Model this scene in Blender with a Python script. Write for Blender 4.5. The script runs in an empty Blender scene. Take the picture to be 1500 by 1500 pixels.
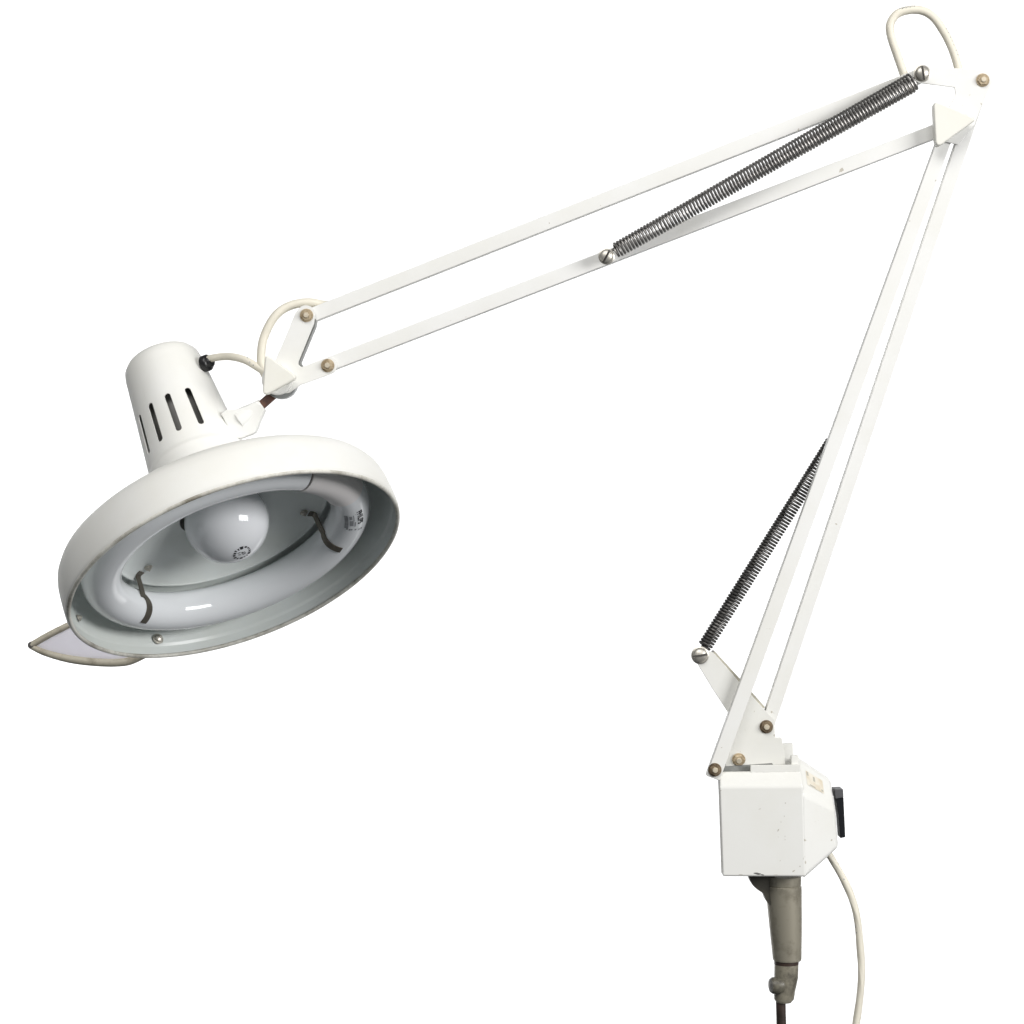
import bpy, bmesh, math, random
from mathutils import Vector, Matrix
random.seed(4)
S = 0.0005          # metres per unit: the lamp is laid out in half-millimetre units
D = 3200.0          # camera distance in the same units (1.6 m)
C = bpy.context.scene.collection
V = Vector

def W(x, z, y=0.0):
    """Point of the lamp: x to the right, z measured downwards, y the depth (negative = nearer)."""
    k = (D + y) / D
    return V(((x - 750) * k, y, (750 - z) * k))

def project(p):
    k = D / (D + p.y)
    return 750 + p.x * k, 750 - p.z * k

# ------------------------------------------------------------------ materials
def nodes(name):
    m = bpy.data.materials.new(name); m.use_nodes = True
    nt = m.node_tree
    return m, nt, nt.nodes['Principled BSDF']

def noise(nt, scale, detail=4, rough=.6):
    tc = nt.nodes.new('ShaderNodeTexCoord')
    n = nt.nodes.new('ShaderNodeTexNoise')
    n.inputs['Scale'].default_value = scale; n.inputs['Detail'].default_value = detail
    n.inputs['Roughness'].default_value = rough
    nt.links.new(tc.outputs['Object'], n.inputs['Vector'])
    return n

def ramp(nt, src, stops):
    r = nt.nodes.new('ShaderNodeValToRGB')
    e = r.color_ramp.elements
    while len(e) < len(stops): e.new(.5)
    for el, (p, c) in zip(e, stops):
        el.position = p; el.color = (*c, 1) if len(c) == 3 else c
    nt.links.new(src, r.inputs['Fac'])
    return r

def mix(nt, fac, a, b):
    x = nt.nodes.new('ShaderNodeMix'); x.data_type = 'RGBA'
    for sock, v in ((x.inputs[0], fac), (x.inputs[6], a), (x.inputs[7], b)):
        if isinstance(v, (int, float)): sock.default_value = v
        elif isinstance(v, tuple): sock.default_value = (*v, 1)
        else: nt.links.new(v, sock)
    return x.outputs[2]

def bump(nt, bs, src, strength, dist=.0004):
    b = nt.nodes.new('ShaderNodeBump')
    b.inputs['Strength'].default_value = strength; b.inputs['Distance'].default_value = dist
    nt.links.new(src, b.inputs['Height']); nt.links.new(b.outputs['Normal'], bs.inputs['Normal'])

def paint(name, col, rough=.5, chips=.0, dirt=(.42, .38, .3), spec=.25):
    m, nt, bs = nodes(name)
    n1 = noise(nt, 14, 5)
    d = tuple(c * k for c, k in zip(col, (.955, .95, .925)))
    base = ramp(nt, n1.outputs['Fac'], [(.35, d), (.62, col)]).outputs['Color']
    if chips > 0:
        n2 = noise(nt, 150, 3, .5)
        f = ramp(nt, n2.outputs['Fac'], [(.735 - chips, (0, 0, 0)), (.76 - chips, (.75,) * 3)]).outputs['Color']
        base = mix(nt, f, base, dirt)
    nt.links.new(base, bs.inputs['Base Color'])
    bs.inputs['Roughness'].default_value = rough
    bs.inputs['Specular IOR Level'].default_value = spec
    n3 = noise(nt, 420, 2)
    bump(nt, bs, n3.outputs['Fac'], .05)
    return m

def plain(name, col, rough=.4, metal=0, var=.0, vscale=60, spec=.5, bmp=0):
    m, nt, bs = nodes(name)
    if var:
        n = noise(nt, vscale, 5)
        lo = tuple(c * (1 - var) for c in col); hi = tuple(min(1, c * (1 + var)) for c in col)
        nt.links.new(ramp(nt, n.outputs['Fac'], [(.3, lo), (.7, hi)]).outputs['Color'], bs.inputs['Base Color'])
        if bmp: bump(nt, bs, n.outputs['Fac'], bmp)
    else:
        bs.inputs['Base Color'].default_value = (*col, 1)
    bs.inputs['Roughness'].default_value = rough; bs.inputs['Metallic'].default_value = metal
    bs.inputs['Specular IOR Level'].default_value = spec
    return m

def worn(name, col, dirt, lo, hi, scale, rough=.5):
    m, nt, bs = nodes(name)
    n = noise(nt, scale, 6, .7)
    nt.links.new(ramp(nt, n.outputs['Fac'], [(lo, col), (hi, dirt)]).outputs['Color'], bs.inputs['Base Color'])
    bs.inputs['Roughness'].default_value = rough
    bump(nt, bs, n.outputs['Fac'], .15)
    return m

M = {}
M['paint'] = paint('white_enamel', (.83, .83, .805), chips=.0)
M['arm'] = paint('white_arm_enamel', (.83, .83, .81), chips=.012)
M['base'] = paint('aged_white_enamel', (.80, .80, .77), chips=.02)
M['inner'] = paint('cool_white_inner_enamel', (.70, .74, .725), rough=.3, spec=.5)  # cooler and darker than outside: the dim greenish light put into its colour
M['rim'] = worn('worn_rim_enamel', (.70, .69, .63), (.22, .20, .155), .42, .72, 40)
M['knob'] = paint('cream_plastic', (.83, .82, .755), rough=.38)
M['cable'] = plain('cream_cable_sheath', (.80, .76, .645), .5, var=.06, vscale=40)
M['ink'] = plain('faded_black_ink', (.03, .03, .035), .6)
M['grey_ink'] = plain('faded_grey_ink', (.30, .31, .33), .6, var=.25, vscale=300)
M['black'] = plain('black_plastic', (.012, .012, .013), .35)
M['switch'] = plain('black_switch_plastic', (.008, .009, .011), .45, spec=.25)
M['switch_top'] = plain('worn_grey_switch_plastic', (.085, .085, .09), .5)  # same black switch; light on its upper facet painted as grey
M['opal'] = plain('opal_glass', (.85, .87, .895), .04, spec=.5)
M['tube'] = plain('phosphor_tube_glass', (.87, .895, .915), .06, spec=.5)
M['sleeve'] = plain('connector_sleeve_plastic', (.80, .775, .765), .45)
M['clip'] = plain('bare_spring_steel_clip', (.15, .135, .11), .42, .6, var=.25, vscale=120)
M['spring'] = plain('spring_steel', (.27, .26, .25), .42, .85, var=.3, vscale=90)
M['dark_spring'] = plain('dull_spring_steel', (.12, .115, .11), .45, .8, var=.35, vscale=90)
M['brass'] = worn('tarnished_brass_plating', (.62, .51, .35), (.30, .22, .13), .42, .68, 160, .4)
for n_ in ('brass',):
    M[n_].node_tree.nodes['Principled BSDF'].inputs['Metallic'].default_value = .35
M['steel'] = plain('nickel_screw', (.56, .535, .48), .42, .7, var=.2, vscale=140)
M['oldbolt'] = worn('oily_bolt', (.30, .23, .15), (.10, .065, .04), .4, .65, 160, .35)
M['oldbolt'].node_tree.nodes['Principled BSDF'].inputs['Metallic'].default_value = .4
M['stub'] = plain('pale_brass_thread', (.72, .64, .5), .4, .4, var=.15, vscale=140)
M['grey'] = plain('grey_washer', (.30, .31, .31), .45, .3)
M['strip'] = plain('bare_folded_edge', (.22, .225, .215), .5, var=.2, vscale=90)  # dark colour carries the shade of the wrist fold and the bracket gap
M['strip2'] = plain('stained_folded_edge', (.42, .40, .33), .55, var=.25, vscale=90)  # mottled beige-grey, darker than the bracket faces
M['rust'] = worn('rusted_pin', (.13, .06, .04), (.06, .03, .025), .4, .65, 120, .7)
M['spigot'] = worn('grubby_tan_plastic', (.34, .315, .25), (.12, .105, .075), .48, .78, 45, .42)
M['spigot_dark'] = worn('greasy_tan_plastic', (.26, .24, .185), (.05, .045, .035), .45, .68, 55, .42)
M['grease'] = worn('black_greasy_metal', (.075, .07, .055), (.03, .028, .022), .4, .7, 60, .45)  # near-black colour carries the housing's shadow on the spigot wing
M['grease2'] = worn('greasy_tan_knob', (.17, .16, .12), (.04, .035, .03), .42, .62, 70, .45)  # darker tan than the spigot, mottled towards black
M['spigot'].node_tree.nodes['Principled BSDF'].inputs['Metallic'].default_value = .35
M['rod'] = worn('dark_rod', (.055, .035, .028), (.02, .015, .012), .4, .7, 60, .4)
M['handle'] = worn('aged_beige_trim', (.56, .52, .42), (.26, .22, .15), .50, .72, 60, .5)
m_, nt_, bs_ = nodes('translucent_grip_plastic')
bs_.inputs['Base Color'].default_value = (.8, .79, .82, 1); bs_.inputs['Roughness'].default_value = .5
tr_ = nt_.nodes.new('ShaderNodeBsdfTranslucent'); tr_.inputs['Color'].default_value = (.95, .94, .98, 1)
mx_ = nt_.nodes.new('ShaderNodeMixShader'); mx_.inputs[0].default_value = .85
nt_.links.new(bs_.outputs[0], mx_.inputs[1]); nt_.links.new(tr_.outputs[0], mx_.inputs[2])
nt_.links.new(mx_.outputs[0], nt_.nodes['Material Output'].inputs['Surface'])
M['panel'] = m_
M['sticker'] = worn('faded_cream_sticker', (.79, .75, .65), (.66, .57, .42), .42, .66, 90, .45)
M['chip'] = plain('bare_metal_chip', (.13, .125, .12), .6)
M['dirtmark'] = plain('dirt_mark', (.48, .46, .40), .6)
M['socket'] = plain('brown_socket', (.20, .195, .185), .45)  # lampholder colour darkened to put shade behind the vent slots
M['backdrop'] = plain('white_paper', (.86, .86, .86), .8, spec=.1)

# ------------------------------------------------------------------ mesh helpers
class MB:
    def __init__(s): s.bm = bmesh.new(); s.mats = []; s.flat = False
    def mi(s, m):
        if m not in s.mats: s.mats.append(m)
        return s.mats.index(m)
    def faces(s, verts, faces, m, smooth=True):
        vs = [s.bm.verts.new(v) for v in verts]
        i = s.mi(m)
        for f in faces:
            try:
                q = s.bm.faces.new([vs[k] for k in f]); q.material_index = i; q.smooth = smooth
            except ValueError: pass
        return vs
    def merge(s, other, m):
        base = [v.co.copy() for v in other.verts]
        for k, v in enumerate(other.verts): v.index = k
        s.faces(base, [[v.index for v in f.verts] for f in other.faces], m, True)
        other.free()
    def solid(s, verts, faces, m, bevel=0, seg=2):
        b = bmesh.new()
        vs = [b.verts.new(v) for v in verts]
        for f in faces: b.faces.new([vs[k] for k in f])
        bmesh.ops.recalc_face_normals(b, faces=b.faces)
        if bevel:
            ed = [e for e in b.edges if len(e.link_faces) == 2 and e.calc_face_angle(0) > .5]
            s.flat = True
            bmesh.ops.bevel(b, geom=ed, offset=bevel, segments=seg, profile=.5, affect='EDGES', clamp_overlap=True)
        s.merge(b, m)
    def prism(s, pts, y0, y1, m, bevel=0, seg=2):
        """Plate: outline given as seen on its front (depth y0), pushed back to y1."""
        n = len(pts)
        f = [W(x, z, y0) for x, z in pts]; k = [V((p.x, y1, p.z)) for p in f]
        s.solid(f + k, [list(range(n)), list(range(2 * n - 1, n - 1, -1))] +
                [[i, (i + 1) % n, n + (i + 1) % n, n + i] for i in range(n)], m, bevel, seg)
    def box(s, c, ax, ay, az, m, bevel=0):
        vs = [c + ax * i + ay * j + az * k for i in (-1, 1) for j in (-1, 1) for k in (-1, 1)]
        s.solid(vs, [[0, 1, 3, 2], [4, 6, 7, 5], [0, 4, 5, 1], [2, 3, 7, 6], [0, 2, 6, 4], [1, 5, 7, 3]], m, bevel)
    def lathe(s, prof, o, axis, m, n=64, closed=False, e1=None, smooth=True):
        axis = axis.normalized()
        e1 = (e1 or (V((0, 1, 0)) if abs(axis.y) < .9 else V((1, 0, 0)))).copy()
        e1 = (e1 - axis * e1.dot(axis)).normalized(); e2 = axis.cross(e1)
        vs, fs = [], []
        for r, t in prof:
            for k in range(n):
                a = 2 * math.pi * k / n
                vs.append(o + axis * t + (e1 * math.cos(a) + e2 * math.sin(a)) * max(r, .01))
        L = len(prof)
        for i in range(L if closed else L - 1):
            j = (i + 1) % L
            for k in range(n):
                q = (k + 1) % n
                fs.append([i * n + k, i * n + q, j * n + q, j * n + k])
        s.faces(vs, fs, m, smooth)
    def rings(s, secs, m, n=40, caps=True):
        """Loft of horizontal circles: (centre, radius)."""
        vs, fs = [], []
        for c, r in secs:
            for k in range(n):
                a = 2 * math.pi * k / n
                vs.append(c + V((math.cos(a) * r, math.sin(a) * r, 0)))
        for i in range(len(secs) - 1):
            for k in range(n):
                q = (k + 1) % n
                fs.append([i * n + k, i * n + q, (i + 1) * n + q, (i + 1) * n + k])
        if caps: fs += [list(range(n)), list(range((len(secs) - 1) * n, len(secs) * n))]
        s.faces(vs, fs, m)
    def tube(s, path, r, m, n=12, caps=True):
        up = None; vs, fs = [], []
        L = len(path)
        for i, p in enumerate(path):
            t = (path[min(i + 1, L - 1)] - path[max(i - 1, 0)]).normalized()
            if up is None:
                up = V((0, 1, 0)) if abs(t.y) < .9 else V((1, 0, 0))
            up = (up - t * up.dot(t)).normalized(); b = t.cross(up)
            rr = r(i / (L - 1)) if callable(r) else r
            for k in range(n):
                a = 2 * math.pi * k / n
                vs.append(p + (up * math.cos(a) + b * math.sin(a)) * rr)
        for i in range(L - 1):
            for k in range(n):
                q = (k + 1) % n
                fs.append([i * n + k, i * n + q, (i + 1) * n + q, (i + 1) * n + k])
        if caps: fs += [list(range(n)), list(range((L - 1) * n, L * n))]
        s.faces(vs, fs, m)
    def build(s, name, parent=None, label=None):
        bmesh.ops.recalc_face_normals(s.bm, faces=s.bm.faces)
        for v in s.bm.verts: v.co *= S
        me = bpy.data.meshes.new(name); s.bm.to_mesh(me); s.bm.free()
        for m in s.mats: me.materials.append(m)
        me.set_sharp_from_angle(angle=math.radians(38))
        o = bpy.data.objects.new(name, me); C.objects.link(o)
        if s.flat:
            wn = o.modifiers.new('weighted', 'WEIGHTED_NORMAL'); wn.keep_sharp = True; wn.weight = 90
        if parent is not None:
            o.parent = parent
            if parent.type == 'EMPTY': o.matrix_parent_inverse = Matrix.Translation(-parent.location)
        if label: o['label'] = label
        return o

def spline(pts, n=12):
    """Catmull-Rom through 3-D points."""
    P = [pts[0] * 2 - pts[1]] + list(pts) + [pts[-1] * 2 - pts[-2]]
    out = []
    for i in range(1, len(P) - 2):
        a, b, c, d = P[i - 1:i + 3]
        for k in range(n):
            t = k / n
            out.append(.5 * ((2 * b) + (c - a) * t + (2 * a - 5 * b + 4 * c - d) * t * t + (3 * b - a - 3 * c + d) * t ** 3))
    out.append(P[-2].copy())
    return out

def rounded(pts, rads, n=6):
    out = []; L = len(pts)
    for i, p in enumerate(pts):
        r = rads[i] if isinstance(rads, (list, tuple)) else rads
        p = V((*p, 0)); a = V((*pts[i - 1], 0)); b = V((*pts[(i + 1) % L], 0))
        if r <= 0: out.append((p.x, p.y)); continue
        u = (a - p).normalized(); w = (b - p).normalized()
        r = min(r, (a - p).length * .49, (b - p).length * .49)
        for k in range(n + 1):
            t = k / n
            q = (p + u * r) * (1 - t) ** 2 + p * 2 * t * (1 - t) + (p + w * r) * t * t
            out.append((q.x, q.y))
    return out

def evaluated(o):
    dg = bpy.context.evaluated_depsgraph_get()
    return bpy.data.meshes.new_from_object(o.evaluated_get(dg))

# ------------------------------------------------------------------ the lamp
base_pt = W(1146, 1560, 0) * S
lamp = bpy.data.objects.new('desk_lamp', None); C.objects.link(lamp)
lamp.location = base_pt; lamp.empty_display_size = .05
lamp['label'] = 'white balanced-arm desk lamp with round shade, sprung arms and switch box'
lamp['category'] = 'lamp'

# ---- head frame
TH, PH = 1.1384, -.4100
HB = V((math.sin(TH) * math.sin(PH), math.cos(TH), math.sin(TH) * math.cos(PH)))   # axis, pointing to the back of the head
HE1 = HB.cross(V((0, 1, 0))).normalized(); HE2 = HB.cross(HE1)
HO = W(346.5, 832.3, -65)
def head(r, a, t): return HO + HB * t + (HE1 * math.cos(a) + HE2 * math.sin(a)) * r

def pick(f, px, pz, us, vs):
    """Parameters of the nearest visible point of surface f(u, v) seen at a given place."""
    best = None
    for u in us:
        for v in vs:
            p = f(u, v); x, z = project(p)
            e = math.hypot(x - px, z - pz) + p.y * .02
            if best is None or e < best[0]: best = (e, u, v)
    return best[1], best[2]
def lin(a, b, n): return [a + (b - a) * i / (n - 1) for i in range(n)]

def bow(prof): return prof

# shade
b = MB()
outer = [(247, -1), (249, 1.5), (250, 6), (249.5, 25), (248, 45), (245.5, 56), (240, 65), (231, 71.5), (216, 77), (166, 82), (159, 98), (75, 105)]
inner = [(75, 103), (157, 96), (163, 80), (206, 75), (220, 71), (230, 64), (236, 54), (239.5, 40), (241.5, 21), (242, 18), (243.6, 16.5), (244, 14), (244.5, 3)]
b.lathe(outer, HO, HB, M['paint'], 160)
b.lathe(inner, HO, HB, M['inner'], 160)
shade = b.build('shade', lamp, 'shallow round white shade with worn rim')
b = MB()
b.lathe([(245.6 + 3.2 * math.cos(a), 0 + 3.0 * math.sin(a)) for a in lin(0, 2 * math.pi, 13)[:-1]], HO, HB, M['rim'], 180, closed=True)
b.build('rim', shade, 'rolled rim with grimy worn paint')
# reflector bowl
b = MB()
pr = [(162, 72), (164, 73.5), (164, 76), (160, 77.5)]
top = [(160, 74), (156, 76), (148, 79.5), (130, 84), (108, 87.5), (84, 90.5), (66, 93), (55, 95)]
b.lathe([(160, 77.5), (164, 76), (164.5, 73.5), (163, 71.8), (161, 72.3)] + top, HO, HB, M['inner'], 128)
b.build('reflector', shade, 'shallow inner reflector dish')
def small_screw(pt, nrm, r, name, parent, mat, hole=False):
    b = MB(); nrm = nrm.normalized()
    b.lathe([(r * 1.35, 0), (r * 1.35, r * .25), (r, r * .3), (r * .95, r * .8), (r * .55, r * 1.1), (0, r * 1.2)], pt, nrm, mat, 16)
    b.lathe([(r * .3, r * 1.1), (r * .3, r * 1.5), (0, r * 1.55)], pt, nrm, mat, 10)
    return b.build(name, parent)
plate = lambda r, a: head(r, a, 87 - max(0, (r - 105)) * .12)
wall = lambda t, a: head(242 - .055 * t, a, t)
AS = lin(-math.pi, math.pi, 361)
for px, pz in ((216, 829), (444, 748)):
    r_, a_ = pick(plate, px, pz, lin(90, 160, 60), AS)
    small_screw(plate(r_, a_) - HB * 2.5, -HB, 4.6, 'screw', shade, M['steel'])
def far_pick(px, pz):
    best = None
    for t in lin(2, 60, 80):
        for a in AS:
            p = wall(t, a)
            if p.y < HO.y: continue
            x, z = project(p); e = math.hypot(x - px, z - pz)
            if best is None or e < best[0]: best = (e, t, a)
    return best[1:]
for px, pz, rr in ((114, 906, 4.0), (231, 937, 6.4)):
    t_, a_ = far_pick(px, pz); p = wall(t_, a_)
    small_screw(p + (HO + HB * t_ - p).normalized() * 1.5, (HO + HB * t_ - p), rr, 'screw', shade, M['steel'])

# socket cap with vent slots cut right through
b = MB()
capo = [(75.2, 104), (75.2, 178), (74.9, 181.5), (74, 183), (73.3, 188), (59.7, 350), (58.0, 360), (53.4, 367), (45.5, 371.5), (30, 373.7), (0, 374.2)]
capi = [(0, 372.7), (30, 372.2), (44.5, 370), (52.3, 365.8), (56.6, 359), (58.3, 349), (71.8, 188), (73.8, 176), (73.8, 104)]
b.lathe(capo + capi, HO, HB, M['paint'], 128, closed=True)
bmesh.ops.remove_doubles(b.bm, verts=b.bm.verts, dist=.05)
cap = b.build('lamp_cap', lamp, 'tapered white lampholder cap with vertical vent slots')
capr = lambda t: 73.2 + (59.7 - 73.3) * (t - 188) / 162
capf = lambda t, a: head(capr(t), a, t)
ang = []
for px, pz in ((284.5, 592.5), (254, 603), (227.5, 619), (211, 637)):
    t_, a_ = pick(capf, px, pz, lin(200, 300, 101), AS)
    ang.append((a_, t_))
print('slots', ang)
step = sum((ang[i + 1][0] - ang[i][0] + math.pi) % (2 * math.pi) - math.pi for i in range(3)) / 3
nslot = max(8, round(2 * math.pi / abs(step)))
b = MB()
TC = sum(a[1] for a in ang) / 4
cut_angles = [a for a, _ in ang]
k = 3
while k < nslot - 5:
    cut_angles.append(ang[3][0] + step * k); k += 1
for a in cut_angles:
    out = HE1 * math.cos(a) + HE2 * math.sin(a); side = HB.cross(out)
    pts = []
    for q in lin(0, math.pi, 9): pts.append((math.cos(q) * 4.5, 30 + math.sin(q) * 4.5))
    for q in lin(math.pi, 2 * math.pi, 9): pts.append((math.cos(q) * 4.5, -30 + math.sin(q) * 4.5))
    n = len(pts)
    vs = [HO + HB * (TC + v) + side * u + out * 50 for u, v in pts] + [HO + HB * (TC + v) + side * u + out * 90 for u, v in pts]
    b.solid(vs, [list(range(n)), list(range(2 * n - 1, n - 1, -1))] + [[i, (i + 1) % n, n + (i + 1) % n, n + i] for i in range(n)], M['paint'])
cutter = b.build('cutter')
md = cap.modifiers.new('b', 'BOOLEAN'); md.operation = 'DIFFERENCE'; md.object = cutter; md.solver = 'EXACT'
me = evaluated(cap); cap.modifiers.clear(); cap.data = me
me.set_sharp_from_angle(angle=math.radians(38))
bpy.data.objects.remove(cutter)
b = MB()
b.lathe([(0, 330), (46, 328), (50, 320), (50, 250), (48, 246), (48, 170), (44, 150), (0, 148)], HO, HB, M['socket'], 40)
b.build('lampholder', cap)
b = MB()
gp = W(303.5, 531.5, 44); gd = V((.78, -.45, .20)).normalized()
b.lathe([(0, -6), (12.5, -6), (12.5, 2), (11, 4), (8.5, 5), (8, 8), (6.5, 9.5), (0, 9.5)], gp, gd, M['black'], 28)
b.build('grommet', cap)

# fluorescent ring
RT, RR, TT = 187, 29, 43
def torus(phi, psi, rr=RR):
    o = HE1 * math.cos(phi) + HE2 * math.sin(phi)
    return HO + HB * (TT - math.cos(psi) * rr) + o * (RT + math.sin(psi) * rr)   # psi 0 faces the opening, +90 outwards
def visible_t(px, pz): return pick(torus, px, pz, AS, lin(-math.pi * .6, math.pi * .6, 91))
def arc(p0, p1, rr, m, mb, n=96, k=28, ends=False):
    vs, fs = [], []
    us = lin(p0, p1, n)
    for i, u in enumerate(us):
        for j in range(k): vs.append(torus(u, 2 * math.pi * j / k, rr))
    for i in range(n - 1):
        for j in range(k):
            q = (j + 1) % k; fs.append([i * k + j, i * k + q, (i + 1) * k + q, (i + 1) * k + j])
    if ends: fs += [list(range(k)), list(range((n - 1) * k, n * k))]
    mb.faces(vs, fs, m)
pa = visible_t(452, 712)[0]; pb = visible_t(517, 735)[0]
dirn = 1 if ((pb - pa + math.pi) % (2 * math.pi) - math.pi) > 0 else -1
span = abs((pb - pa + math.pi) % (2 * math.pi) - math.pi)
b = MB()
arc(pa + dirn * (span - .02), pa - dirn * .014 + dirn * 2 * math.pi, RR, M['tube'], b, 200, 32, True)
tube = b.build('fluorescent_tube', lamp, 'circular white fluorescent tube')
b = MB()
arc(pa + dirn * .002, pa + dirn * span, RR + 1.1, M['sleeve'], b, 30, 36, True)
b.build('connector', tube, 'matt white connector sleeve across the tube ends')
b = MB()
arc(pa - dirn * .016, pa + dirn * .004, RR - 2.0, M['clip'], b, 4, 32, True)
b.build('end_cap', tube)
print('torus', pa, pb, dirn, span)

def ribbon(pts, wid, mb, m, th=1.2):
    """thin metal strap: pts = list of (point, normal, side)"""
    vs, fs = [], []
    for p, n, sd in pts:
        for u, h in ((-1, 0), (1, 0), (1, th), (-1, th)): vs.append(p + sd * (u * wid) + n * h)
    for i in range(len(pts) - 1):
        for k in range(4):
            q = (k + 1) % 4; fs.append([i * 4 + k, i * 4 + q, i * 4 + 4 + q, i * 4 + 4 + k])
    L = len(pts); fs += [[0, 1, 2, 3], [L * 4 - 4, L * 4 - 3, L * 4 - 2, L * 4 - 1]]
    mb.faces(vs, fs, m)
def clip(path2, foot):
    q = [visible_t(*p) for p in path2]
    P = []
    # from the reflector up the inside of the tube, then over it
    u0, s0 = q[0]
    def tor(u, s, rr):
        n = (torus(u, s, rr + 1) - torus(u, s, rr)); side = (torus(u + .01, s) - torus(u - .01, s)).normalized()
        return (torus(u, s, rr), n, side)
    sm = []
    for i in range(len(q) - 1):
        for k in range(6):
            t = k / 6
            du = (q[i + 1][0] - q[i][0] + math.pi) % (2 * math.pi) - math.pi
            sm.append((q[i][0] + du * t, q[i][1] + (q[i + 1][1] - q[i][1]) * t))
    sm.append(q[-1])
    sm = [(sm[0][0], q_) for q_ in lin(-1.5, sm[0][1], 5)[:-1]] + sm
    for _ in range(8):
        sm = [sm[0]] + [((sm[i - 1][0] + sm[i][0] * 2 + sm[i + 1][0]) / 4, (sm[i - 1][1] + sm[i][1] * 2 + sm[i + 1][1]) / 4) for i in range(1, len(sm) - 1)] + [sm[-1]]
    o = (HE1 * math.cos(sm[0][0]) + HE2 * math.sin(sm[0][0])); sd = HB.cross(o)
    if sd.dot(tor(sm[0][0], 0, RR)[2]) < 0: sd = -sd
    P += [(HO + o * 146 + HB * 79, -HB, sd), (HO + o * 153 + HB * 78, -HB, sd), (HO + o * 155.5 + HB * 74, -o, sd), (HO + o * 156 + HB * 58, -o, sd)]
    for u, s in sm: P.append(tor(u, s, RR + .4))
    b = MB(); ribbon(P, 5.8, b, M['clip'])
    return b.build('tube_clip', tube)
clip([(206, 868), (212, 874), (217, 882), (219, 892), (215, 904), (209, 912)], (204, 842))
clip([(473, 777), (474, 785), (479, 794), (488, 801), (500, 805)], (470, 752))
def clip_inner(px, pz):
    u, s = visible_t(px, pz)
    b = MB(); P = []
    for s_ in lin(-2.3, -.95, 10):
        P.append((torus(u, s_, RR + .4), torus(u, s_, 1) - torus(u, s_, 0), (torus(u + .01, s_) - torus(u - .01, s_)).normalized()))
    ribbon(P, 5, b, M['clip'])
    return b.build('tube_clip', tube)
clip_inner(268, 752)

# printing on the tube
def text_mesh(body, size):
    cu = bpy.data.curves.new('t', 'FONT'); cu.body = body; cu.size = size; cu.align_x = 'CENTER'; cu.align_y = 'CENTER'
    cu.offset = .03 * size; cu.space_character = 1.02
    o = bpy.data.objects.new('t', cu); C.objects.link(o)
    bpy.context.view_layer.update()
    me = evaluated(o)
    out = ([v.co.copy() for v in me.vertices], [list(p.vertices) for p in me.polygons])
    bpy.data.objects.remove(o); bpy.data.meshes.remove(me)
    return out
uq, sq = visible_t(528, 757)
cw = None
a1 = project(torus(uq + .02, sq)); a0 = project(torus(uq, sq))
cw = 1 if a1[1] > a0[1] else -1      # direction that runs down the picture
b = MB()
def on_tube(x, y, u0, s0, lift=.35):
    return torus(u0 + cw * x / (RT + RR * math.sin(s0)), s0 + y / RR, RR + lift)
vs, fs = text_mesh('PHILIPS', 12.0)
b.faces([on_tube(v.x, v.y, uq, sq) for v in vs], fs, M['ink'], False)
uu, ss = visible_t(514, 764)
def patch(x0, x1, y0, y1, m, u0=uu, s0=ss, lift=.3):
    nx = max(2, int((x1 - x0) / 3)); g = [on_tube(x, y, u0, s0, lift) for x in lin(x0, x1, nx) for y in (y0, y1)]
    b.faces(g, [[2 * i, 2 * i + 1, 2 * i + 3, 2 * i + 2] for i in range(nx - 1)], m, True)
for x0, x1, y0, y1 in ((-19, 21, -9, -3.5), (-16, -5, -1.5, 2.5), (-2, 14, -1.0, 4), (-18, 0, 4.5, 5.5), (3, 16, 6, 7.5), (-19, -17.6, -9, 9)):
    patch(x0, x1, y0, y1, M['grey_ink'])
for x0, y0 in ((21, -6), (22.5, -2), (22.5, 1), (23.5, 7), (26, 13), (26, 17)):
    patch(x0, x0 + 4, y0, y0 + 2.6, M['grey_ink'])
b.build('printed_mark', tube)

# light bulb
BC = HO + HB * 71; BR = 61
bb = W(332, 764, BC.y) ; BC = bb
b = MB()
prof = [(BR * math.sin(a), -BR * math.cos(a)) for a in lin(0, math.radians(128), 40)]
r1, t1 = prof[-1]
prof += [(r1 - 6, t1 + 10), (r1 - 14, t1 + 26), (r1 - 19, t1 + 46), (26, t1 + 66), (26, t1 + 74)]
b.lathe(prof, BC, HB, M['opal'], 72)
bulb = b.build('light_bulb', lamp, 'opal white light bulb')
def bsurf(th, ph):
    return BC + (-HB * math.cos(th) + (HE1 * math.cos(ph) + HE2 * math.sin(ph)) * math.sin(th)) * (BR + .35)
th_, ph_ = pick(bsurf, 355, 811, lin(.05, 1.5, 80), AS)
c0 = (bsurf(th_, ph_) - BC).normalized(); e1 = c0.cross(V((0, 0, 1))).normalized(); e2 = c0.cross(e1)
e1, e2 = -e1, -e2
if e1.x < 0: e1 = -e1
if e2.z < 0: e2 = -e2
def on_bulb(x, y): return BC + (c0 * BR + e1 * x + e2 * y).normalized() * (BR + .35)
b = MB()
def barc(r0, r1, a0, a1, m):
    n = max(2, int((a1 - a0) / .12)); g = []
    for a in lin(a0, a1, n): g += [on_bulb(r0 * math.cos(a), r0 * math.sin(a)), on_bulb(r1 * math.cos(a), r1 * math.sin(a))]
    b.faces(g, [[2 * i, 2 * i + 1, 2 * i + 3, 2 * i + 2] for i in range(n - 1)], m, False)
rnd = random.Random(7); a = 0
while a < 6.1:
    w = rnd.uniform(.12, .42)
    i0 = rnd.uniform(9.5, 11.5); o0 = rnd.uniform(13.5, 15.5)
    barc(i0, o0, a, a + w, M['ink'])
    a += w + rnd.uniform(.10, .24)
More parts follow.
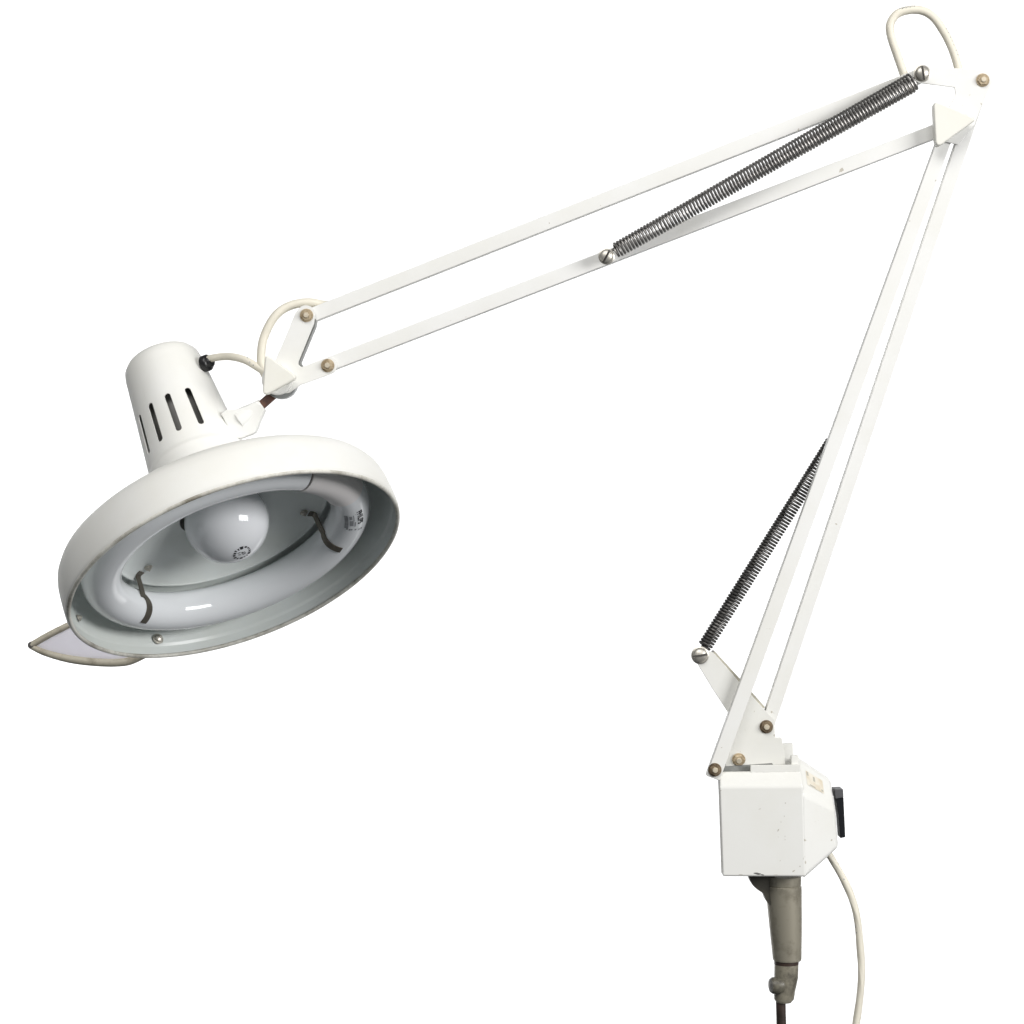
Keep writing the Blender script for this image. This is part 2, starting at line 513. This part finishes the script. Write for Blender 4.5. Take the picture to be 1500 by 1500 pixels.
for x0, y0, w, h, r in ((-6, 1, 4.5, 1.6, .5), (-1.5, 2, 1.5, 3, .2), (2, -1, 4.5, 1.7, -.3), (1, 2.5, 5, 1.6, .4), (-3, -3, 4, 1.5, .1), (4.5, .5, 1.5, 3.2, 0)):
    cr, sr = math.cos(r), math.sin(r)
    q = [on_bulb(x0 + u * cr - v * sr, y0 + u * sr + v * cr) for u, v in ((-w / 2, -h / 2), (w / 2, -h / 2), (w / 2, h / 2), (-w / 2, h / 2))]
    b.faces(q, [[0, 1, 2, 3]], M['ink'], False)
b.build('printed_mark', bulb)

# handle behind the shade
b = MB()
hp = rounded([(46, 946), (110, 911), (205, 868), (262, 930), (196, 967), (150, 970), (98, 962)], [3, 0, 10, 10, 8, 20, 14])
b.prism(hp, 207, 213, M['panel'], .8)  # added infill in place of background seen through the loop; translucent to look bright
handle = b.build('handle', lamp, 'pale grey grip panel with aged beige edge')
b = MB()
edge = spline([W(*p, 208) for p in ((205, 868), (150, 892), (100, 916), (70, 931), (46, 945))], 8)
b.tube(edge, 5.2, M['handle'], 14)
edge = spline([W(*p, 208) for p in ((44, 946), (66, 956), (100, 965), (140, 970), (175, 970.5), (196, 966), (225, 950), (250, 930))], 8)
b.tube(edge, lambda t: 4.2 + 2.2 * min(1, t * 3), M['handle'], 14)
b.lathe([(0, -5), (4, -4.5), (6, 0), (4, 4.5), (0, 5)], W(46, 945, 208), V((0, 1, 0)), M['chip'], 14)
b.build('edge_trim', handle)

# neck and swivel pin
b = MB()
b.prism(rounded([(323.5, 606), (331, 600.5), (353, 599), (375.5, 587.5), (388, 599.5), (380, 617), (374, 634), (350, 643), (339, 636)], [1.5, 2, 14, 3, 3, 14, 6, 4, 1.5]), -12, 14, M['paint'], 5, 5)
c0_, c1_ = W(352, 616, 1), W(384, 593, 0); ax = c1_ - c0_
b.lathe([(0, -2), (17, 0), (15.5, ax.length * .3), (11, ax.length * .75), (9, ax.length), (0, ax.length)], c0_, ax, M['paint'], 36)
neck = b.build('neck', lamp)
b = MB()
c0_, c1_ = W(378, 598, 0), W(404, 575, 0); ax = (c1_ - c0_); u = ax.normalized(); w = V((0, 1, 0)).cross(u)
b.box((c0_ + c1_) / 2, ax / 2, V((0, 1, 0)) * 6, w * 6.4, M['rust'], 1.2)
b.build('swivel_pin', neck, 'rusty brown swivel pin')

# ---- fasteners
YF = V((0, -1, 0))
def bolt(x, z, y, parent, mat, r=9.3, rot=0, tilt=(0, 0)):
    p = W(x, z, y); ax = V((tilt[0], -1, tilt[1])).normalized(); stub = M['stub']
    b = MB()
    b.lathe([(0, -1), (r * 1.02, -1), (r * 1.06, .8), (r * .98, 2), (0, 2)], p, ax, mat, 32)
    e = V((math.cos(rot), 0, math.sin(rot)))
    b.lathe([(r * .88, 1.8), (r * .9, 4.6), (r * .8, 5.4), (r * .5, 5.4)], p, ax, mat, 6, e1=e, smooth=False)
    b.lathe([(r * .5, 5.3), (r * .44, 4.9), (r * .43, 5.2), (r * .42, 8.0), (r * .36, 8.8), (0, 8.9)], p, ax, stub, 18)
    return b.build('nut', parent)
def screw(x, z, y, parent, r=10.5, rot=0, mat=None, washer=True):
    p = W(x, z, y); mat = mat or M['steel']
    b = MB()
    if washer: b.lathe([(0, -3), (r * 1.08, -3), (r * 1.1, -1), (r * .9, 0)], p, YF, mat, 32)
    n = 36; d = V((math.cos(rot), 0, math.sin(rot))); w = V((-d.z, 0, d.x))
    # two half domes leave a real slot between them
    for sg in (-1, 1):
        vs, fs = [], []; K = 8; N = 20
        for i in range(K + 1):
            el = i / K * math.pi / 2
            for j in range(N + 1):
                a = math.pi * j / N
                rx = r * .92 * math.cos(el) * math.cos(a); ry = max(r * .14, r * .92 * math.cos(el) * math.sin(a))
                lim = math.sqrt(max(0, (r * .92) ** 2 * math.cos(el) ** 2 - 0))
                vs.append(p + d * rx + w * (sg * ry) + YF * (1.5 + math.sin(el) * r * .5))
        for i in range(K):
            for j in range(N):
                fs.append([i * (N + 1) + j, i * (N + 1) + j + 1, (i + 1) * (N + 1) + j + 1, (i + 1) * (N + 1) + j])
        # slot wall and skirt
        base = len(vs)
        for q, h in ((-.92, 0), (.92, 0)): vs.append(p + d * (r * q) + w * (sg * r * .14) + YF * h)
        fs.append([base, base + 1] + [i * (N + 1) for i in range(K + 1)] + [i * (N + 1) + N for i in range(K, -1, -1)])
        fs[-1] = [base + 1] + [i * (N + 1) for i in range(K + 1)] + [i * (N + 1) + N for i in range(K, -1, -1)] + [base]
        b.faces(vs, fs, mat, True)
    b.lathe([(r * .92, -1), (r * .93, 1.6)], p, YF, mat, 32)
    b.lathe([(0, 1.2), (r * .9, 1.2)], p, YF, M['chip'], 32)
    return b.build('screw', parent)

def bar(p0, y0, p1, y1, wid, dep, mat, bevel=1.4):
    a = W(*p0, y0); c = W(*p1, y1); ax = (c - a) / 2; u = ax.normalized()
    w = u.cross(V((0, 1, 0))).normalized(); d = w.cross(u)
    b = MB(); b.box((a + c) / 2, ax, w * wid / 2, d * dep / 2, mat, bevel)
    return b.build('arm_bar', lamp)

# ---- upper arm
bar((444, 467.5), 0, (1347, 112), 0, 20.5, 20, M['arm'])
bar((474, 537.5), 0, (1384, 187.5), 0, 20.5, 20, M['arm'])
# ---- lower arm
bar((1043.5, 1139), -27, (1396, 168), 0, 20.5, 20, M['arm'])
bar((1118, 1078), 0, (1442, 111), 0, 19.5, 20, M['arm'])

# wrist bracket
b = MB()
wp = [(405, 524), (417, 497), (433, 457)] + [(448 - 14 * math.cos(a) * 1.0, 461 - 14 * math.sin(a)) for a in lin(.35, math.pi - .1, 9)] + \
     [(460, 474), (437.5, 529), (437, 534), (441, 537.5), (447, 536), (476, 524.5)] + [(481 + 13 * math.sin(a), 535.5 - 13 * math.cos(a)) for a in lin(.1, math.pi - .35, 8)] + \
     [(440, 564), (425, 575), (408, 578), (392, 566), (392, 545)]
b.prism(wp, -15.5, -12, M['arm'], .9)
b.prism([(p[0], p[1]) for p in wp], 12, 15.5, M['arm'], .9)
b.prism([(405, 524), (417, 497), (433, 459), (437, 461), (421, 499), (409, 526)], -12, 12, M['arm'])
b.prism([(460.5, 466), (463, 468), (461.5, 477), (439.5, 530), (442, 536), (438, 538), (433, 532), (456, 474)], -11, 16, M['strip'])  # dark strip puts the shade inside the fold into its colour
wrist = b.build('wrist_bracket', lamp)
bolt(449, 462, -15.5, wrist, M['brass'], rot=.2)
bolt(480, 535.5, -15.5, wrist, M['brass'], rot=.5)
b = MB()
b.lathe([(0, -16), (20, -16), (22, -14), (22, -1), (0, -1)], W(407, 557, -14), V((0, 1, 0)), M['arm'], 40)
b.lathe([(0, 0), (24, 0), (24, 22), (0, 22)], W(411, 560, -11), V((0, 1, 0)), M['grey'], 40)
b.build('washer', wrist)
def knob(pts, rads, y, name='clamp_knob', mat=None):
    b = MB()
    o = rounded(pts, rads, 7)
    b.prism(o, y - 18, y, M['knob'], 3.4, 4)
    return b.build(name, lamp, 'cream plastic triangular clamp knob')
knob([(388, 517), (437, 553), (384, 582)], [11, 10, 13], -29)
knob([(1367, 146), (1432, 174), (1371, 218)], [12, 9, 13], -24)

# elbow bracket
b = MB()
ep = [(1343, 97)] + [(1356, 94.5), (1362, 96.5), (1386, 99), (1412, 100.5), (1443, 102.5)] + \
     [(1440.5 + 14 * math.sin(a), 116.5 - 14 * math.cos(a)) for a in lin(.4, 2.0, 7)] + \
     [(1440, 150), (1428, 182), (1404, 212), (1374, 205), (1386, 165), (1400, 138), (1398, 128), (1380, 125.5), (1352, 122)] + \
     [(1350 - 13 * math.sin(a), 109 + 13 * math.cos(a)) for a in lin(.3, 2.2, 6)]
b.prism(ep, -15, -11.5, M['arm'], .9)
b.prism(ep, 11.5, 15, M['arm'], .9)
elbow = b.build('elbow_bracket', lamp)
bolt(1439.5, 117.5, -15, elbow, M['brass'], rot=.1)
screw(1351, 107.5, -40, elbow, 11.3, rot=math.radians(100))
b = MB(); b.lathe([(5, 0), (5, 30)], W(1351, 107.5, -40), V((0, 1, 0)), M['steel'], 16)
b.build('stud', elbow)

# ---- springs
def helix(p0, p1, r0, r1, turns, wire, mat, hook0=None, hook1=None, seg=22):
    ax = p1 - p0; L = ax.length; u = ax.normalized(); e1 = u.cross(V((0, 1, 0))).normalized(); e2 = u.cross(e1)
    path = []
    N = int(turns * seg)
    for i in range(N + 1):
        t = i / N; a = 2 * math.pi * turns * t
        r = r0 + (r1 - r0) * t
        f = min(1, t * turns / .6, (1 - t) * turns / .6); r = r * (.35 + .65 * f)
        path.append(p0 + u * (L * t) + (e1 * math.cos(a) + e2 * math.sin(a)) * r)
    if hook0 is not None: path = [hook0] + path
    if hook1 is not None: path = path + [hook1]
    b = MB(); b.tube(path, wire, mat, 7)
    return b
b = helix(W(900, 368.5, -31), W(1339.5, 119, -31), 10.4, 13.4, 99, 1.8, M['spring'], W(890, 374, -31), W(1350, 110, -31))
sp = b.build('spring', lamp, 'bright steel tension spring on the upper arm')
screw(888.5, 375.5, -36, sp, 10.8, rot=math.radians(62))
b = MB(); b.lathe([(5, 0), (5, 28)], W(888.5, 375.5, -36), V((0, 1, 0)), M['steel'], 16); b.build('stud', sp)
b = helix(W(1031, 949, -6), W(1221, 645, 9), 9.4, 9.6, 76, 1.85, M['dark_spring'], W(1026, 958, -8), W(1227, 634, 9))
sp2 = b.build('spring', lamp, 'dark steel tension spring behind the lower arm')

b = MB(); b.lathe([(0, 0), (3.6, 0), (3.6, 18), (5.5, 18), (5.5, 21), (0, 21)], W(1228, 632, -6), V((0, 1, 0)), M['steel'], 16); b.build('stud', sp2)

# ---- base bracket
b = MB()
bp = [(1018, 966)] + [(1027 - 11 * math.cos(a), 960 - 11 * math.sin(a)) for a in lin(.2, math.pi * .75, 6)] + \
     [(1045, 956), (1064, 977), (1082, 998), (1099, 1016.5), (1119.5, 1039), (1134.5, 1055), (1135.5, 1080), (1145, 1080.5), (1149.5, 1104), (1150.5, 1120),
      (1133, 1120.5), (1090, 1121.5), (1062, 1124), (1066, 1105), (1068, 1075), (1066, 1043), (1043, 1008)]
b.prism(bp, -17, -13.5, M['base'], .9)
b.prism(bp, 14, 17.5, M['base'], .9)
b.prism([(1047, 954), (1086, 996.5), (1121, 1036), (1117, 1039), (1079, 1000.5), (1042, 958.5)], -13.4, 17.6, M['strip2'])
bracket = b.build('base_bracket', lamp)
bolt(1122.5, 1064.5, -17, bracket, M['oldbolt'], rot=.3)
bolt(1082, 1112.5, -17, bracket, M['brass'], rot=.1, tilt=(0, -.18))
bolt(1047, 1127.5, -38, bracket, M['oldbolt'], rot=.6)
screw(1025.5, 960, -18, bracket, 11.8, rot=math.radians(10), mat=M['steel'])

# ---- base housing: open-topped box, switch hood at its side
YF0, YB0 = -45, 75
b = MB()
def sec(x0, zs):   # corner points of the front wall, given where they show
    return [W(x0, z, YF0) for z in zs]
def wallpanel(pts, m, th, bevel=1):
    pass
# front wall with chamfered top (profile swept from left to right)
def sweep(profL, profR, m, bevel=0, seg=2):
    n = len(profL)
    b.solid(profL + profR, [list(range(n)), list(range(2 * n - 1, n - 1, -1))] + [[i, (i + 1) % n, n + (i + 1) % n, n + i] for i in range(n)], m, bevel, seg)
def P(x, z, y): q = W(x, z, YF0); return V((q.x, y, q.z))
L_ = [P(1058, 1284, YF0), P(1053.5, 1153, YF0), P(1054.5, 1133, -30), P(1056.5, 1133, -22), P(1062, 1284, -22)]
R_ = [P(1181, 1284.5, YF0), P(1177, 1152, YF0), P(1176, 1131, -30), P(1176, 1131, -22), P(1181, 1284.5, -22)]
sweep(L_, R_, M['base'], 3.2, 3)
# side walls, back wall, floor
sweep([P(1058.5, 1283, -24), P(1053.5, 1134, -24), P(1075.5, 1134, YB0), P(1080.5, 1283, YB0)], [P(1062.5, 1283, -24), P(1057.5, 1134, -24), P(1079.5, 1134, YB0), P(1084.5, 1283, YB0)], M['base'], .8)
sweep([P(1176.5, 1283.5, -24), P(1171.5, 1132, -24), P(1171.5, 1130, YB0), P(1176.5, 1283.5, YB0)], [P(1180.5, 1283.5, -24), P(1175.5, 1132, -24), P(1175.5, 1130, YB0), P(1180.5, 1283.5, YB0)], M['base'], .8)
sweep([P(1080, 1282.5, YB0 - 6), P(1075, 1133, YB0 - 6), P(1075, 1133, YB0), P(1080, 1282.5, YB0)], [P(1180, 1282.5, YB0 - 6), P(1175, 1131, YB0 - 6), P(1175, 1131, YB0), P(1180, 1282.5, YB0)], M['base'], .8)
sweep([P(1063, 1282, -25), P(1063, 1278, -25), P(1079, 1278, 70), P(1079, 1282, 70)], [P(1179, 1283, -25), P(1179, 1279, -25), P(1179, 1279, 70), P(1179, 1283, 70)], M['base'])
# lid strip along the front and a dark block painted as the shade under the bracket
sweep([P(1101, 1134, -31), P(1101, 1123, -31), P(1101, 1123, -24), P(1101, 1134, -24)], [P(1174, 1133, -31), P(1174, 1122, -31), P(1174, 1122, -24), P(1174, 1133, -24)], M['base'], 1.2)
sweep([P(1161.5, 1131, -26), P(1161.5, 1109, -24), P(1161.5, 1109, -14), P(1161.5, 1131, -14)], [P(1174, 1131, -26), P(1173, 1109, -24), P(1173, 1109, -14), P(1174, 1131, -14)], M['base'], 2)
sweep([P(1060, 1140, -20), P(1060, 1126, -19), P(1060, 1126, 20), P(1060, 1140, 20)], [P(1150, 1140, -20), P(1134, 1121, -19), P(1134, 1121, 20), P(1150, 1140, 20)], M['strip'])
sweep([P(1152, 1133, 36), P(1152, 1098, 36), P(1152, 1098, 42), P(1152, 1133, 42)], [P(1174, 1131, 36), P(1172, 1097, 36), P(1172, 1097, 42), P(1174, 1131, 42)], M['base'], 1.5)
# paint chips and scuffs on the front, a hair proud of the paint
def fleck(x, z, w, h, rot, m, rag=7):
    pts = []
    for k in range(rag):
        a = 2 * math.pi * k / rag; q = random.uniform(.6, 1.1)
        u, v = math.cos(a) * w / 2 * q, math.sin(a) * h / 2 * q
        pts.append(W(x + u * math.cos(rot) - v * math.sin(rot), z + u * math.sin(rot) + v * math.cos(rot), YF0 - .15))
    b.faces(pts, [list(range(rag))], m, False)
fleck(1110, 1280, 13, 3.6, .1, M['chip'], 11); fleck(1117, 1281.5, 7, 1.8, .2, M['chip'])
for x, z, w, h, r in ((1150.5, 1176.5, 1.7, 2, 0), (1149, 1195.5, 1.8, 1.4, .3), (1140, 1216, 1.5, 5, .5), (1144, 1204, 1, 2.4, 0), (1056, 1158, 2, 1.8, 0),
                      (1113, 1185, 5, 1, -.3), (1150, 1225, 1, 2.5, .2), (1140, 1226, 1.6, .9, 0), (1172, 1269, 2, 2, 0), (1150, 1230, 1, 1.6, 0), (1085, 1281, 9, 1, 0), (1137, 1281.5, 8, 1, 0)):
    fleck(x, z, w, h, r, M['dirtmark'])
housing = b.build('base_housing', lamp, 'boxy white base housing with chipped paint')
# hood
b = MB()
def Q(x, z, y): q = W(x, z, -20); return V((q.x, y, q.z))
h0 = [Q(1173, 1284, -47), Q(1171, 1158, -47), Q(1170, 1112, -8), Q(1170, 1112, 72), Q(1173, 1284, 72)]
h1 = [Q(1229.5, 1243, -14), Q(1225, 1187, -14), Q(1223, 1147, 6), Q(1223, 1147, 52), Q(1229.5, 1243, 52)]
pn_ = (h1[1] - h0[1]).cross(h0[2] - h0[1])           # keep the sloping top facet flat
h1[2].y = h0[1].y - (pn_.x * (h1[2].x - h0[1].x) + pn_.z * (h1[2].z - h0[1].z)) / pn_.y
sweep(h0, h1, M['base'], 6.0, 4)
hood = b.build('switch_hood', housing)
b = MB()
c = [h0[1], h1[1], h1[2], h0[2]]
nrm = (c[1] - c[0]).cross(c[3] - c[0]).normalized()
if nrm.y > 0: nrm = -nrm
def fac(u, v): return (c[0] * (1 - u) + c[1] * u) * (1 - v) + (c[3] * (1 - u) + c[2] * u) * v + nrm * .5
def quad(u0, u1, v0, v1, m, k=0):
    b.faces([fac(u0, v0) + nrm * k, fac(u1, v0) + nrm * k, fac(u1, v1) + nrm * k, fac(u0, v1) + nrm * k], [[0, 1, 2, 3]], m, False)
quad(.20, .70, .34, .76, M['sticker'])
for u0, u1, v0, v1 in ((.22, .27, .63, .74), (.28, .44, .36, .40), (.40, .46, .56, .70), (.62, .68, .38, .44)):
    quad(u0, u1, v0, v1, M['dirtmark'], .15)
b.build('sticker', housing, 'faded cream and gold sticker')
b = MB()
b.prism([(1223, 1156.5), (1235.2, 1156), (1235.8, 1168), (1224.5, 1170)], 2, 34, M['switch_top'], .8)
b.prism([(1224.5, 1170), (1235.8, 1168), (1238.5, 1226.5), (1231, 1228), (1228.5, 1196)], 4, 32, M['switch'], 1.0)
b.build('rocker_switch', housing, 'black rocker switch')

# ---- mounting spigot
b = MB()
def ring(x, z, r): return (W(x, z, 0), r)
b.rings([ring(1147.5, 1283, 26), ring(1147.5, 1295, 26), ring(1147.8, 1296.5, 25), ring(1147.8, 1298, 26.3), ring(1148, 1304, 26.3), ring(1151, 1360, 23.6), ring(1153, 1404, 21), ring(1153, 1406.5, 20)], M['spigot'])
b.rings([ring(1152, 1404, 18.2), ring(1152, 1412, 17.9)], M['rod'], caps=False)
b.rings([ring(1152, 1404, 18), ring(1152, 1412, 17.6), ring(1151.6, 1432, 17.4), ring(1149.5, 1450, 15.5), ring(1148.5, 1463, 14.5), ring(1148, 1468, 11)], M['spigot_dark'])
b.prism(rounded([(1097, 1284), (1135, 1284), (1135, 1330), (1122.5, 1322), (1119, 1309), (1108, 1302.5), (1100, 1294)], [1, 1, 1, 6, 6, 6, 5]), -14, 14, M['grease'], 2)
spig = b.build('mounting_spigot', lamp, 'grubby tan tapered mounting spigot')
b = MB()
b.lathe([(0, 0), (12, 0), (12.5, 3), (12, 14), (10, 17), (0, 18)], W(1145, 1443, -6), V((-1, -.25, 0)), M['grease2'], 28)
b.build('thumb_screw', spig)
b = MB()
b.tube([W(1143.5, 1462, 0), W(1144.5, 1500, 0), W(1146, 1570, 0)], 7.2, M['rod'], 20)
b.build('rod', spig, 'dark brown rod')

# ---- cables
def cable(pts, r=6.2, marks=(), twist=False):
    path = spline([W(*p) for p in pts], 14)
    b = MB(); b.tube(path, r, M['cable'], 18)
    if twist:
        for ph in (0, math.pi):
            pp = []
            for i, p in enumerate(path):
                a = ph + i * .085; t = (path[min(i + 1, len(path) - 1)] - path[max(0, i - 1)]).normalized()
                s = t.cross(V((0, 1, 0))).normalized(); pp.append(p + (s * math.cos(a) + V((0, 1, 0)) * math.sin(a)) * r * .42)
            b.tube(pp, r * .66, M['cable'], 14)
    for x, z, ln, h in marks:
        best = min(range(len(path)), key=lambda i: (V((*project(path[i]), 0)) - V((x, z, 0))).length)
        p = path[best]; t = (path[min(best + 1, len(path) - 1)] - path[max(0, best - 1)]).normalized()
        s = t.cross(V((0, -1, 0))).normalized()
        q = W(x, z, p.y) - p; off = max(-r * .93, min(r * .93, q.dot(s)))
        n = (s * off + V((0, -1, 0)) * math.sqrt(r * r - off * off)).normalized()
        side = n.cross(t).normalized()
        b.box(p + n * r, t * ln / 2, side * h / 2, n * .25, M['grey_ink'])
    return b.build('cable', lamp)
cable([(298, 528, 50), (312, 524.5, 36), (326, 522.5, 26), (342, 523, 14), (360, 528, 2), (374, 536, -4), (388, 545, -6)], 5.6,
      [(336 + i * 3.4, 520.5 + i * .5 + (i % 2), 1.9, 1.6) for i in range(9)] + [(366, 531, 2.4, 2.2), (372, 535.5, 1.6, 1.6)])
cable([(392, 556, -4), (384.5, 540, -4), (382.5, 522, -4), (385, 500, -4), (392.5, 480, -4), (404, 462, -3), (420, 450, 0), (440, 444, 2), (458, 443.5, 3), (476, 447, 4), (500, 446, 5)], 6.4)
cable([(1331, 132, -2), (1323, 106, -2), (1314, 80, -2), (1305.5, 54, -2), (1304, 36, -2), (1313, 21.5, -2), (1330, 15, -2), (1350, 15.5, -2), (1367, 25, -2), (1381, 44, -2), (1393.5, 68, -2), (1403, 97, -2), (1408, 125, -2)], 6.2,
      [(1318 + i * 3.0, 13.2 - i * .55 + .9 * (i % 2), 2.0, 1.4) for i in range(8)] + [(1386 + i * 2.6, 43 + i * 6.2, 1.6, 1.0) for i in range(7)])
cable([(1206, 1236, 12), (1216, 1254, 12), (1233, 1283, 12), (1247, 1313, 12), (1255.5, 1344, 12), (1260, 1387, 12), (1262, 1422, 12), (1260, 1457, 12), (1254, 1500, 12), (1244, 1560, 12)], 5.3,
      [(1241, 1312, 2, 1.6), (1244, 1320, 3, 1.5), (1250, 1345, 3, 1.2), (1251.5, 1355, 5, 1.4), (1254, 1366, 2, 1), (1232, 1275, 2.5, 1.2), (1236, 1288, 2, 1.2)], twist=True)

# ------------------------------------------------------------------ backdrop
me = bpy.data.meshes.new('backdrop')
hw, yy = 3.2, 4.0
me.from_pydata([(-hw, yy, -hw), (hw, yy, -hw), (hw, yy, hw), (-hw, yy, hw)], [], [(0, 1, 2, 3)])
me.materials.append(M['backdrop'])
bd = bpy.data.objects.new('backdrop', me); C.objects.link(bd)
bd['kind'] = 'structure'

# ------------------------------------------------------------------ light
def area(name, loc, target, sx, sy, power, col=(1, 1, 1)):
    l = bpy.data.lights.new(name, 'AREA'); l.shape = 'RECTANGLE'; l.size = sx; l.size_y = sy; l.energy = power; l.color = col
    o = bpy.data.objects.new(name, l); C.objects.link(o); o.location = loc
    o.rotation_euler = (V(target) - V(loc)).to_track_quat('-Z', 'Y').to_euler()
    return o
area('window_light', (2.35, -1.85, .60), (-.1, 0, 0), 1.5, .95, 72, (1, .99, .985))
area('ceiling_light', (-.4, -2.15, 2.1), (-.04, 0, 0), 2.6, 1.5, 69, (1, .985, .965))
for sx in (-1, 1):
    area('backdrop_light', (sx * 2.4, 2.0, 0), (sx * 2.4, 4.0, 0), 2.0, 5.0, 150)
w = bpy.data.worlds.new('World'); bpy.context.scene.world = w; w.use_nodes = True
bg = w.node_tree.nodes['Background']; bg.inputs['Color'].default_value = (.93, .97, 1, 1); bg.inputs['Strength'].default_value = .12

# ------------------------------------------------------------------ camera
cd = bpy.data.cameras.new('camera'); cam = bpy.data.objects.new('camera', cd); C.objects.link(cam)
cam.location = (0, -D * S, 0); cam.rotation_euler = (math.radians(90), 0, 0)
cd.sensor_width = 36; cd.lens = 36 * D / 1500; cd.clip_start = .01; cd.clip_end = 50
sc = bpy.context.scene; sc.camera = cam
sc.view_settings.view_transform = 'Standard'; sc.view_settings.look = 'None'
sc.view_settings.exposure = 0; sc.view_settings.gamma = 1; sc.view_settings.use_curve_mapping = False
